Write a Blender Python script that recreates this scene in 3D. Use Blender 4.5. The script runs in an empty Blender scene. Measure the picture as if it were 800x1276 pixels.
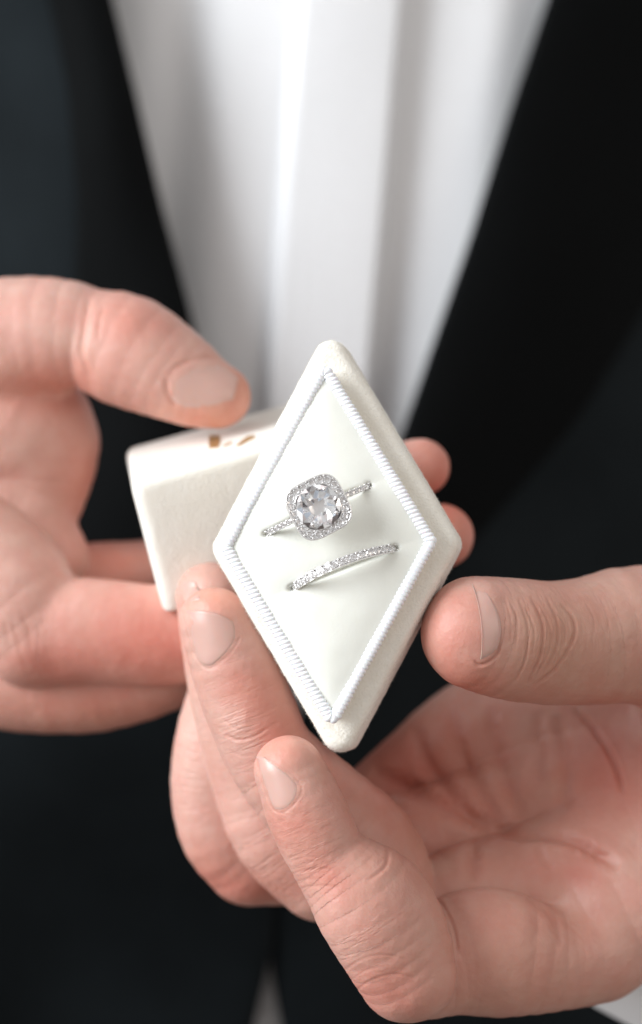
import bpy, bmesh, math, random
import numpy as np
from mathutils import Vector, Matrix
from mathutils.bvhtree import BVHTree

# ------------------------------------------------------------------ scale
# modelling unit: 1 unit = 0.13 mm; x right, y away from the camera, z up
S = 0.00013
DC = 5400.0                       # camera distance in units (0.70 m)
Z0 = 1.15                         # chest height in metres
H0, W0 = 1276.0, 800.0
scene = bpy.context.scene
C = scene.collection

# ------------------------------------------------------------------ camera
cam_d = bpy.data.cameras.new("camera")
cam = bpy.data.objects.new("camera", cam_d)
C.objects.link(cam)
cam.location = (0, -DC * S, Z0)
cam.rotation_euler = (math.radians(90), 0, 0)
cam_d.sensor_fit = 'VERTICAL'
cam_d.sensor_height = 36.0
cam_d.lens = 36.0 * DC / H0
cam_d.clip_start = 0.05
cam_d.clip_end = 50
cam_d.dof.use_dof = True
cam_d.dof.focus_distance = (DC - 18) * S
cam_d.dof.aperture_fstop = 8.0
cam_d.dof.aperture_blades = 9
scene.camera = cam

# ------------------------------------------------------------------ light
world = bpy.data.worlds.new("World")
scene.world = world
world.use_nodes = True
wn, wl = world.node_tree.nodes, world.node_tree.links
bg = wn["Background"]
tc = wn.new("ShaderNodeTexCoord")
sepw = wn.new("ShaderNodeSeparateXYZ")
wl.new(tc.outputs["Generated"], sepw.inputs[0])
rampw = wn.new("ShaderNodeValToRGB")
rampw.color_ramp.elements[0].position = 0.0
rampw.color_ramp.elements[0].color = (0.29, 0.21, 0.16, 1)
rampw.color_ramp.elements[1].position = 1.0
e_ = rampw.color_ramp.elements.new(0.5)
e_.color = (0.70, 0.62, 0.54, 1)
rampw.color_ramp.elements[1].color = (1.0, 0.975, 0.96, 1)
mr = wn.new("ShaderNodeMapRange")
mr.inputs[1].default_value = -1; mr.inputs[2].default_value = 1
wl.new(sepw.outputs["Z"], mr.inputs[0])
wl.new(mr.outputs[0], rampw.inputs[0])
wl.new(rampw.outputs[0], bg.inputs[0])
bg.inputs[1].default_value = 0.56


def area(name, loc, target, size, power, color, size_y=None):
    d = bpy.data.lights.new(name, 'AREA')
    d.energy = power
    d.color = color
    d.shape = 'RECTANGLE'
    d.size = size
    d.size_y = size_y or size
    o = bpy.data.objects.new(name, d)
    C.objects.link(o)
    o.location = loc
    o.rotation_euler = (Vector(target) - Vector(loc)).to_track_quat('-Z', 'Y').to_euler()
    return o


area("window_light", (-1.62, -0.72, Z0 + 0.66), (0, 0.03, Z0), 1.0, 62, (0.925, 0.965, 1.0), 1.4)
area("room_light", (1.5, -1.3, Z0 + 0.5), (0, 0.03, Z0), 0.9, 6, (1.0, 0.90, 0.80))

scene.view_settings.view_transform = 'Standard'
scene.view_settings.look = 'None'
scene.view_settings.exposure = 0.0
scene.view_settings.gamma = 1.0
scene.render.engine = 'CYCLES'
scene.cycles.use_denoising = True
scene.cycles.max_bounces = 10
scene.cycles.transmission_bounces = 8
scene.cycles.glossy_bounces = 6
scene.cycles.caustics_reflective = True
scene.cycles.caustics_refractive = True
scene.cycles.sample_clamp_indirect = 6.0
scene.render.film_transparent = False


# ------------------------------------------------------------------ helpers
def P(px, py, d=0.0):
    """point that lies d units behind the plane of focus"""
    f = (DC + d) / DC
    return np.array([(px - 400.0) * f, d, (638.0 - py) * f])


def proj(V):
    f = DC / (DC + V[:, 1])
    return V[:, 0] * f + 400.0, 638.0 - V[:, 2] * f


def to_world(V):
    W = np.array(V, dtype=np.float64) * S
    W[:, 2] += Z0
    return W


def thing(name, label, cat, loc=(0, 0, 0), group=None):
    o = bpy.data.objects.new(name, None)
    C.objects.link(o)
    w = np.array(loc, float) * S
    o.location = (w[0], w[1], w[2] + Z0)
    o.empty_display_size = 0.01
    o["label"] = label
    o["category"] = cat
    if group:
        o["group"] = group
    return o


def link(name, me, parent=None, mat=None, label=None, kind=None):
    o = bpy.data.objects.new(name, me)
    C.objects.link(o)
    if mat is not None and len(me.materials) == 0:
        me.materials.append(mat)
    if parent is not None:
        o.parent = parent
        # keep world placement: parents only carry translation
        loc = Vector((0, 0, 0))
        p = parent
        while p is not None:
            loc += p.location
            p = p.parent
        o.location = -loc
    if label:
        o["label"] = label
    if kind:
        o["kind"] = kind
    return o


def mesh_np(name, V, F, smooth=True):
    """V in modelling units, F list or array of faces"""
    W = to_world(V)
    me = bpy.data.meshes.new(name)
    if isinstance(F, np.ndarray):
        n, k = F.shape
        me.vertices.add(len(W))
        me.vertices.foreach_set("co", W.astype(np.float32).ravel())
        me.loops.add(n * k)
        me.loops.foreach_set("vertex_index", F.astype(np.int32).ravel())
        me.polygons.add(n)
        me.polygons.foreach_set("loop_start", np.arange(0, n * k, k, dtype=np.int32))
        me.update(calc_edges=True)
        me.validate()
    else:
        me.from_pydata([tuple(v) for v in W], [], F)
        me.update()
    me.polygons.foreach_set("use_smooth", [smooth] * len(me.polygons))
    return me


def grid_faces(nu, nv, wrap_u=False, wrap_v=False, flip=False):
    F = []
    for i in range(nu if wrap_u else nu - 1):
        for j in range(nv if wrap_v else nv - 1):
            a = i * nv + j
            b = ((i + 1) % nu) * nv + j
            c = ((i + 1) % nu) * nv + (j + 1) % nv
            d = i * nv + (j + 1) % nv
            F.append((a, d, c, b) if flip else (a, b, c, d))
    return F


def vnoise(X, seed=0, octaves=3):
    """smooth value noise for (n,3) arrays, in -1..1"""
    out = np.zeros(len(X))
    amp, tot = 1.0, 0.0
    for o in range(octaves):
        Q = X * (2.0 ** o) + seed * 17.31 + o * 5.7
        I = np.floor(Q).astype(np.int64)
        f = Q - I
        f = f * f * (3 - 2 * f)

        def h(dx, dy, dz):
            n = (I[:, 0] + dx) * 374761393 + (I[:, 1] + dy) * 668265263 + (I[:, 2] + dz) * 2147483647 + seed * 974711
            n = (n ^ (n >> 13)) * 1274126177
            n = n ^ (n >> 16)
            return (n & 0xffff) / 32767.5 - 1.0
        r = 0
        for dx in (0, 1):
            for dy in (0, 1):
                for dz in (0, 1):
                    w = (f[:, 0] if dx else 1 - f[:, 0]) * (f[:, 1] if dy else 1 - f[:, 1]) * (f[:, 2] if dz else 1 - f[:, 2])
                    r = r + w * h(dx, dy, dz)
        out += amp * r
        tot += amp
        amp *= 0.5
    return out / tot


# ------------------------------------------------------------------ materials
def new_mat(name):
    m = bpy.data.materials.new(name)
    m.use_nodes = True
    nt = m.node_tree
    return m, nt.nodes, nt.links, nt.nodes["Principled BSDF"]


def skin_material(name, base, rough=0.47, detail=1.0):
    m, n, l, b = new_mat(name)
    at = n.new("ShaderNodeAttribute"); at.attribute_name = "tint"
    mix = n.new("ShaderNodeMix"); mix.data_type = 'RGBA'; mix.blend_type = 'MULTIPLY'
    mix.inputs[0].default_value = 1.0
    tc = n.new("ShaderNodeTexCoord")
    # mottling
    no = n.new("ShaderNodeTexNoise"); no.inputs["Scale"].default_value = 210; no.inputs["Detail"].default_value = 5
    no.inputs["Roughness"].default_value = 0.6
    l.new(tc.outputs["Object"], no.inputs["Vector"])
    rp = n.new("ShaderNodeValToRGB")
    rp.color_ramp.elements[0].position = 0.33; rp.color_ramp.elements[0].color = (base[0] * 0.965, base[1] * 0.90, base[2] * 0.89, 1)
    rp.color_ramp.elements[1].position = 0.68; rp.color_ramp.elements[1].color = (base[0] * 1.02, base[1] * 1.05, base[2] * 1.06, 1)
    l.new(no.outputs["Fac"], rp.inputs[0])
    l.new(rp.outputs[0], mix.inputs[6]); l.new(at.outputs["Color"], mix.inputs[7])
    l.new(mix.outputs[2], b.inputs["Base Color"])
    b.inputs["Subsurface Weight"].default_value = 0.40
    b.inputs["Subsurface Radius"].default_value = (1.0, 0.34, 0.2)
    b.inputs["Subsurface Scale"].default_value = 0.0016
    b.inputs["Roughness"].default_value = rough
    b.inputs["Specular IOR Level"].default_value = 0.42
    # relief: transverse wrinkles (finger coordinates), pores
    fu = n.new("ShaderNodeAttribute"); fu.attribute_name = "fco"
    mp = n.new("ShaderNodeMapping"); mp.inputs["Scale"].default_value = (0.26, 0.035, 0.035)
    l.new(fu.outputs["Vector"], mp.inputs["Vector"])
    nw = n.new("ShaderNodeTexNoise"); nw.inputs["Scale"].default_value = 1.0; nw.inputs["Detail"].default_value = 4
    nw.inputs["Distortion"].default_value = 0.35
    l.new(mp.outputs[0], nw.inputs["Vector"])
    wr = n.new("ShaderNodeAttribute"); wr.attribute_name = "wrk"
    mu = n.new("ShaderNodeMath"); mu.operation = 'MULTIPLY'
    l.new(nw.outputs["Fac"], mu.inputs[0]); l.new(wr.outputs["Fac"], mu.inputs[1])
    vo = n.new("ShaderNodeTexVoronoi"); vo.feature = 'DISTANCE_TO_EDGE'; vo.inputs["Scale"].default_value = 1700
    nd = n.new("ShaderNodeTexNoise"); nd.inputs["Scale"].default_value = 900; nd.inputs["Detail"].default_value = 3
    l.new(tc.outputs["Object"], vo.inputs["Vector"]); l.new(tc.outputs["Object"], nd.inputs["Vector"])
    mv = n.new("ShaderNodeMath"); mv.operation = 'MULTIPLY_ADD'
    l.new(vo.outputs[0], mv.inputs[0]); mv.inputs[1].default_value = 0.35; l.new(nd.outputs["Fac"], mv.inputs[2])
    b1 = n.new("ShaderNodeBump"); b1.inputs["Distance"].default_value = 0.00042 * detail; b1.inputs["Strength"].default_value = 0.9
    l.new(mu.outputs[0], b1.inputs["Height"])
    b2 = n.new("ShaderNodeBump"); b2.inputs["Distance"].default_value = 0.00016 * detail; b2.inputs["Strength"].default_value = 0.55
    l.new(mv.outputs[0], b2.inputs["Height"]); l.new(b1.outputs[0], b2.inputs["Normal"])
    l.new(b2.outputs[0], b.inputs["Normal"])
    return m


def velvet_material(name, base, warm, fuzz=1.0, scale=2600):
    m, n, l, b = new_mat(name)
    tc = n.new("ShaderNodeTexCoord")
    no = n.new("ShaderNodeTexNoise"); no.inputs["Scale"].default_value = 160; no.inputs["Detail"].default_value = 6
    l.new(tc.outputs["Object"], no.inputs["Vector"])
    rp = n.new("ShaderNodeValToRGB")
    rp.color_ramp.elements[0].position = 0.3; rp.color_ramp.elements[0].color = (*warm, 1)
    rp.color_ramp.elements[1].position = 0.7; rp.color_ramp.elements[1].color = (*base, 1)
    l.new(no.outputs["Fac"], rp.inputs[0]); l.new(rp.outputs[0], b.inputs["Base Color"])
    b.inputs["Roughness"].default_value = 0.85
    b.inputs["Specular IOR Level"].default_value = 0.2
    b.inputs["Sheen Weight"].default_value = 0.35
    b.inputs["Sheen Roughness"].default_value = 0.45
    b.inputs["Subsurface Weight"].default_value = 0.15
    b.inputs["Subsurface Radius"].default_value = (1, 0.9, 0.75)
    b.inputs["Subsurface Scale"].default_value = 0.0012
    n2 = n.new("ShaderNodeTexNoise"); n2.inputs["Scale"].default_value = scale; n2.inputs["Detail"].default_value = 4
    n3 = n.new("ShaderNodeTexNoise"); n3.inputs["Scale"].default_value = 420; n3.inputs["Detail"].default_value = 3
    l.new(tc.outputs["Object"], n2.inputs["Vector"]); l.new(tc.outputs["Object"], n3.inputs["Vector"])
    ma = n.new("ShaderNodeMath"); ma.operation = 'MULTIPLY_ADD'; ma.inputs[1].default_value = 0.8
    l.new(n3.outputs["Fac"], ma.inputs[0]); l.new(n2.outputs["Fac"], ma.inputs[2])
    bp = n.new("ShaderNodeBump"); bp.inputs["Distance"].default_value = 0.00022 * fuzz; bp.inputs["Strength"].default_value = 0.6
    l.new(ma.outputs[0], bp.inputs["Height"]); l.new(bp.outputs[0], b.inputs["Normal"])
    return m


def cloth_material(name, base, scale=1500, rough=0.8, sheen=0.3, bump=0.00008, var=0.12, rot=0.0):
    m, n, l, b = new_mat(name)
    tc = n.new("ShaderNodeTexCoord")
    mp = n.new("ShaderNodeMapping"); mp.inputs["Rotation"].default_value = (0, rot, 0)
    l.new(tc.outputs["Object"], mp.inputs["Vector"])
    w1 = n.new("ShaderNodeTexWave"); w1.bands_direction = 'X'; w1.inputs["Scale"].default_value = scale
    w2 = n.new("ShaderNodeTexWave"); w2.bands_direction = 'Z'; w2.inputs["Scale"].default_value = scale
    for w in (w1, w2):
        w.inputs["Distortion"].default_value = 0.6
        l.new(mp.outputs[0], w.inputs["Vector"])
    ad = n.new("ShaderNodeMath"); ad.operation = 'ADD'
    l.new(w1.outputs["Fac"], ad.inputs[0]); l.new(w2.outputs["Fac"], ad.inputs[1])
    no = n.new("ShaderNodeTexNoise"); no.inputs["Scale"].default_value = 40; no.inputs["Detail"].default_value = 6
    l.new(tc.outputs["Object"], no.inputs["Vector"])
    rp = n.new("ShaderNodeValToRGB")
    rp.color_ramp.elements[0].position = 0.3; rp.color_ramp.elements[0].color = tuple(c * (1 - var) for c in base) + (1,)
    rp.color_ramp.elements[1].position = 0.7; rp.color_ramp.elements[1].color = tuple(min(c * (1 + var), 1) for c in base) + (1,)
    l.new(no.outputs["Fac"], rp.inputs[0]); l.new(rp.outputs[0], b.inputs["Base Color"])
    b.inputs["Roughness"].default_value = rough
    b.inputs["Specular IOR Level"].default_value = 0.08
    b.inputs["Sheen Weight"].default_value = sheen
    b.inputs["Sheen Roughness"].default_value = 0.4
    bp = n.new("ShaderNodeBump"); bp.inputs["Distance"].default_value = bump; bp.inputs["Strength"].default_value = 0.5
    l.new(ad.outputs[0], bp.inputs["Height"]); l.new(bp.outputs[0], b.inputs["Normal"])
    return m


def simple_mat(name, base, rough=0.4, metallic=0.0, noise=0.0, nscale=800, **kw):
    m, n, l, b = new_mat(name)
    tc = n.new("ShaderNodeTexCoord")
    no = n.new("ShaderNodeTexNoise"); no.inputs["Scale"].default_value = nscale
    l.new(tc.outputs["Object"], no.inputs["Vector"])
    rp = n.new("ShaderNodeValToRGB")
    rp.color_ramp.elements[0].color = tuple(c * (1 - noise) for c in base) + (1,)
    rp.color_ramp.elements[1].color = tuple(min(1, c * (1 + noise * 0.5)) for c in base) + (1,)
    l.new(no.outputs["Fac"], rp.inputs[0]); l.new(rp.outputs[0], b.inputs["Base Color"])
    b.inputs["Roughness"].default_value = rough
    b.inputs["Metallic"].default_value = metallic
    for k, v in kw.items():
        b.inputs[k.replace("_", " ")].default_value = v
    return m


M_SKIN = skin_material("skin", (0.61, 0.352, 0.29))
M_SKIN2 = skin_material("skin_far", (0.625, 0.362, 0.30), rough=0.5, detail=0.8)
M_NAIL = simple_mat("nail", (0.60, 0.37, 0.315), 0.33, noise=0.06, nscale=300, Subsurface_Weight=0.3,
                    Subsurface_Scale=0.001)
M_NAILTIP = simple_mat("nail_edge", (0.74, 0.60, 0.52), 0.35, noise=0.05, Subsurface_Weight=0.3, Subsurface_Scale=0.0008)
M_VELVET = velvet_material("velvet", (0.90, 0.87, 0.80), (0.865, 0.825, 0.745), fuzz=1.1)
M_PAD = velvet_material("pad_satin_velvet", (0.83, 0.835, 0.775), (0.80, 0.805, 0.745), fuzz=0.22)
M_CORD = simple_mat("cord", (0.90, 0.915, 0.955), 0.5, noise=0.06, nscale=900, Sheen_Weight=0.3,
                    Subsurface_Weight=0.1, Subsurface_Scale=0.0006)
M_SHIRT = cloth_material("shirt_cotton", (0.83, 0.835, 0.85), scale=1400, sheen=0.1, var=0.02)
M_JACKET = cloth_material("jacket_wool", (0.0105, 0.0140, 0.0162), scale=900, rough=0.9, sheen=0.08, bump=0.00012, var=0.25)
M_LAPEL = cloth_material("lapel_satin", (0.0022, 0.0027, 0.003), scale=2000, rough=0.8, sheen=0.0, bump=0.00004, var=0.15)
M_GOLD = simple_mat("gold_foil", (0.66, 0.43, 0.19), 0.38, metallic=0.6, noise=0.1)
M_SILVER = simple_mat("white_gold", (0.88, 0.86, 0.85), 0.22, metallic=0.7, noise=0.06, nscale=1200)


def gem_material():
    m, n, l, b = new_mat("clear_gem")
    b.inputs["Base Color"].default_value = (1, 1, 1, 1)
    b.inputs["Roughness"].default_value = 0.0
    b.inputs["IOR"].default_value = 1.5
    b.inputs["Transmission Weight"].default_value = 1.0
    b.inputs["Base Color"].default_value = (0.93, 0.93, 0.93, 1)
    tc = n.new("ShaderNodeTexCoord")
    no = n.new("ShaderNodeTexNoise"); no.inputs["Scale"].default_value = 500
    l.new(tc.outputs["Object"], no.inputs["Vector"])
    rp = n.new("ShaderNodeValToRGB")
    rp.color_ramp.elements[0].position = 0.4; rp.color_ramp.elements[0].color = (0.99, 0.975, 0.975, 1)
    rp.color_ramp.elements[1].position = 0.6; rp.color_ramp.elements[1].color = (1.0, 1.0, 1.0, 1)
    l.new(no.outputs["Fac"], rp.inputs[0]); l.new(rp.outputs[0], b.inputs["Base Color"])
    return m


M_GEM = gem_material()
M_FOIL = simple_mat("stone_back", (1.0, 0.995, 1.0), 0.10, metallic=0.12, noise=0.05)  # opaque facet colours here paint in a diamond's sparkle and fire
M_FOIL2 = simple_mat("stone_back_dark", (0.36, 0.33, 0.34), 0.05, metallic=1.0, noise=0.1)
M_FOIL3 = simple_mat("stone_back_mirror", (0.98, 0.98, 1.0), 0.03, metallic=0.9, noise=0.05)
M_FOIL4 = simple_mat("stone_back_rose", (0.95, 0.86, 0.85), 0.1, metallic=0.3, noise=0.05)
M_FOIL5 = simple_mat("stone_back_ice", (0.80, 0.88, 1.0), 0.1, metallic=0.3, noise=0.05)


# ------------------------------------------------------------------ implicit modelling of hands
def catmull(ctrl, m):
    A = np.array(ctrl, float)
    A2 = np.vstack([2 * A[0] - A[1], A, 2 * A[-1] - A[-2]])
    out = []
    for i in range(1, len(A2) - 2):
        p0, p1, p2, p3 = A2[i - 1:i + 3]
        for k in range(m):
            t = k / m
            out.append(0.5 * ((2 * p1) + (-p0 + p2) * t + (2 * p0 - 5 * p1 + 4 * p2 - p3) * t * t + (-p0 + 3 * p1 - 3 * p2 + p3) * t ** 3))
    out.append(A[-1])
    return np.array(out)


class Chain:
    """tapered tube with elliptical section; ctrl = (px, py, depth, r_dorsal, r_side)"""
    def __init__(self, name, ctrl, dorsal, m=3, k=0):
        c = []
        for a in ctrl:
            p = P(*a[:3])
            f = (DC + a[2]) / DC
            c.append([*p, a[3] * f, a[4] * f])
        self.s = catmull(c, m)
        self.name = name
        self.k = k
        self.n = np.array(dorsal, float) / np.linalg.norm(dorsal)
        pad = self.s[:, 3:].max() + 70
        self.lo = self.s[:, :3].min(0) - pad
        self.hi = self.s[:, :3].max(0) + pad

    def eval(self, X, want_t=False):
        """X (n,3) -> distance; optional arc length"""
        d = np.full(len(X), 1e3, np.float32)
        inside = np.all((X > self.lo) & (X < self.hi), axis=1)
        idx = np.nonzero(inside)[0]
        if want_t:
            tt = np.zeros(len(X), np.float32); vv = np.zeros(len(X), np.float32); uu = np.zeros(len(X), np.float32)
        if len(idx) == 0:
            return (d, tt, vv, uu) if want_t else d
        Y = X[idx]
        best = np.full(len(Y), 1e3, np.float32)
        L = 0.0
        s = self.s.astype(np.float32)
        for i in range(len(s) - 1):
            a, b = s[i, :3], s[i + 1, :3]
            ab = b - a
            ln = float(np.linalg.norm(ab)) + 1e-6
            T = ab / ln
            N = self.n - T * float(self.n @ T)
            N = (N / (np.linalg.norm(N) + 1e-9)).astype(np.float32)
            B = np.cross(T, N).astype(np.float32)
            q = Y - a
            w0 = q @ T
            t = np.clip(w0 / ln, 0, 1)
            ru = s[i, 3] + (s[i + 1, 3] - s[i, 3]) * t
            rv = s[i, 4] + (s[i + 1, 4] - s[i, 4]) * t
            w = w0 - t * ln
            u = q @ N
            v = q @ B
            rm = (ru + rv) * 0.5
            k0 = np.sqrt((u / ru) ** 2 + (v / rv) ** 2 + (w / rm) ** 2) + 1e-6
            k1 = np.sqrt((u / ru ** 2) ** 2 + (v / rv ** 2) ** 2 + (w / rm ** 2) ** 2) + 1e-6
            dd = k0 * (k0 - 1) / k1
            if want_t:
                c = dd < best
                tt[idx[c]] = (L + t[c] * ln)
                vv[idx[c]] = v[c]
                uu[idx[c]] = u[c]
                best = np.minimum(best, dd)
            else:
                best = np.minimum(best, dd)
            L += ln
        d[idx] = best
        return (d, tt, vv, uu) if want_t else d


def smin(a, b, k):
    if k <= 0:
        return np.minimum(a, b)
    h = np.maximum(k - np.abs(a - b), 0) / k
    return np.minimum(a, b) - h * h * h * k / 6.0


class Hand:
    """chains grouped: members of one group blend with their own k, groups join with kg"""
    def __init__(self, groups, palm, kpalm):
        self.groups = groups      # list of (list of chains, k)
        self.palm = palm          # list of chains
        self.kpalm = kpalm

    def chains(self):
        return [c for g in self.groups for c in g[0]] + self.palm

    def eval(self, X):
        dp = None
        for c in self.palm:
            e = c.eval(X)
            dp = e if dp is None else smin(dp, e, self.kpalm)
        tot = dp
        for g, k, kp in self.groups_full():
            d = None
            for c in g:
                e = c.eval(X)
                d = e if d is None else smin(d, e, k)
            dj = smin(d, dp, kp)
            tot = smin(tot, dj, 3.0)
        return tot

    def groups_full(self):
        for g in self.groups:
            yield (g[0], g[1], g[2] if len(g) > 2 else 26.0)


def surface_nets(f, lo, h):
    """numpy naive surface nets; f<0 inside"""
    s = f < 0
    nx, ny, nz = f.shape
    cnt = np.zeros((nx - 1, ny - 1, nz - 1), np.int8)
    for dx in (0, 1):
        for dy in (0, 1):
            for dz in (0, 1):
                cnt += s[dx:nx - 1 + dx, dy:ny - 1 + dy, dz:nz - 1 + dz]
    act = (cnt > 0) & (cnt < 8)
    I, J, K = np.nonzero(act)
    idx = np.full(act.shape, -1, np.int64)
    idx[I, J, K] = np.arange(len(I))
    acc = np.zeros((len(I), 3)); num = np.zeros(len(I))
    for ax in range(3):
        o1, o2 = [a for a in range(3) if a != ax]
        for a in (0, 1):
            for b in (0, 1):
                off = [0, 0, 0]; off[o1] = a; off[o2] = b
                off2 = list(off); off2[ax] = 1
                fa = f[I + off[0], J + off[1], K + off[2]]
                fb = f[I + off2[0], J + off2[1], K + off2[2]]
                c = (fa < 0) != (fb < 0)
                t = np.where(c, fa / (fa - fb + 1e-12), 0)
                p = np.zeros((len(I), 3))
                p[:, o1] = a; p[:, o2] = b; p[:, ax] = t
                acc[c] += p[c]; num[c] += 1
    V = (np.stack([I, J, K], 1) + acc / num[:, None]) * h + lo
    F = []
    for ax in range(3):
        o1, o2 = [(1, 2), (2, 0), (0, 1)][ax]
        sl0 = [slice(None)] * 3; sl1 = [slice(None)] * 3
        sl0[ax] = slice(0, -1); sl1[ax] = slice(1, None)
        a = s[tuple(sl0)]; b = s[tuple(sl1)]
        E = np.array(np.nonzero(a != b)).T
        ok = (E[:, o1] > 0) & (E[:, o2] > 0) & (E[:, o1] < f.shape[o1] - 1) & (E[:, o2] < f.shape[o2] - 1)
        E = E[ok]
        ins = s[E[:, 0], E[:, 1], E[:, 2]]
        q = []
        for (u, v) in ((-1, -1), (0, -1), (0, 0), (-1, 0)):
            G = E.copy(); G[:, o1] += u; G[:, o2] += v
            q.append(idx[G[:, 0], G[:, 1], G[:, 2]])
        q = np.stack(q, 1)
        q[~ins] = q[~ins][:, ::-1]
        F.append(q)
    return V, np.concatenate(F)


def normals_of(V, F):
    n = np.zeros_like(V)
    a = V[F[:, 2]] - V[F[:, 0]]
    b = V[F[:, 3]] - V[F[:, 1]]
    fn = np.cross(a, b)
    for k in range(4):
        for ax in range(3):
            n[:, ax] += np.bincount(F[:, k], weights=fn[:, ax], minlength=len(V))
    return n / (np.linalg.norm(n, axis=1)[:, None] + 1e-9)


def smooth_mesh(V, F, it=1, lam=0.5):
    E = np.concatenate([F[:, [0, 1]], F[:, [1, 2]], F[:, [2, 3]], F[:, [3, 0]]])
    deg = np.bincount(E[:, 0], minlength=len(V)) + np.bincount(E[:, 1], minlength=len(V))
    for _ in range(it):
        A = np.zeros_like(V)
        for ax in range(3):
            A[:, ax] = np.bincount(E[:, 0], weights=V[E[:, 1], ax], minlength=len(V)) + np.bincount(E[:, 1], weights=V[E[:, 0], ax], minlength=len(V))
        A /= deg[:, None]
        V = V + lam * (A - V)
    return V


def subdivide(V, F):
    """linear quad subdivision"""
    n = len(V)
    E = np.concatenate([F[:, [0, 1]], F[:, [1, 2]], F[:, [2, 3]], F[:, [3, 0]]])
    Es = np.sort(E, 1)
    key = Es[:, 0] * n + Es[:, 1]
    uk, inv = np.unique(key, return_inverse=True)
    em = 0.5 * (V[uk // n] + V[uk % n])
    fc = V[F].mean(1)
    nf = len(F)
    e = inv.reshape(4, nf) + n
    c = np.arange(nf) + n + len(uk)
    V2 = np.vstack([V, em, fc])
    F2 = np.concatenate([np.stack([F[:, 0], e[0], c, e[3]], 1), np.stack([F[:, 1], e[1], c, e[0]], 1),
                         np.stack([F[:, 2], e[2], c, e[1]], 1), np.stack([F[:, 3], e[3], c, e[2]], 1)])
    return V2, F2


def seg_dist(px, py, pts):
    """distance in the picture plane to a smooth polyline"""
    pts = catmull(pts, 5) if len(pts) > 2 else np.array(pts, float)
    best = np.full(len(px), 1e9); tt = np.zeros(len(px))
    n = len(pts) - 1
    for i in range(n):
        a, b = pts[i], pts[i + 1]
        ab = b - a
        L2 = float(ab @ ab) + 1e-9
        t = np.clip(((px - a[0]) * ab[0] + (py - a[1]) * ab[1]) / L2, 0, 1)
        d = np.hypot(px - a[0] - t * ab[0], py - a[1] - t * ab[1])
        c = d < best
        tt[c] = (i + t[c]) / n
        best = np.minimum(best, d)
    return best, tt


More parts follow.
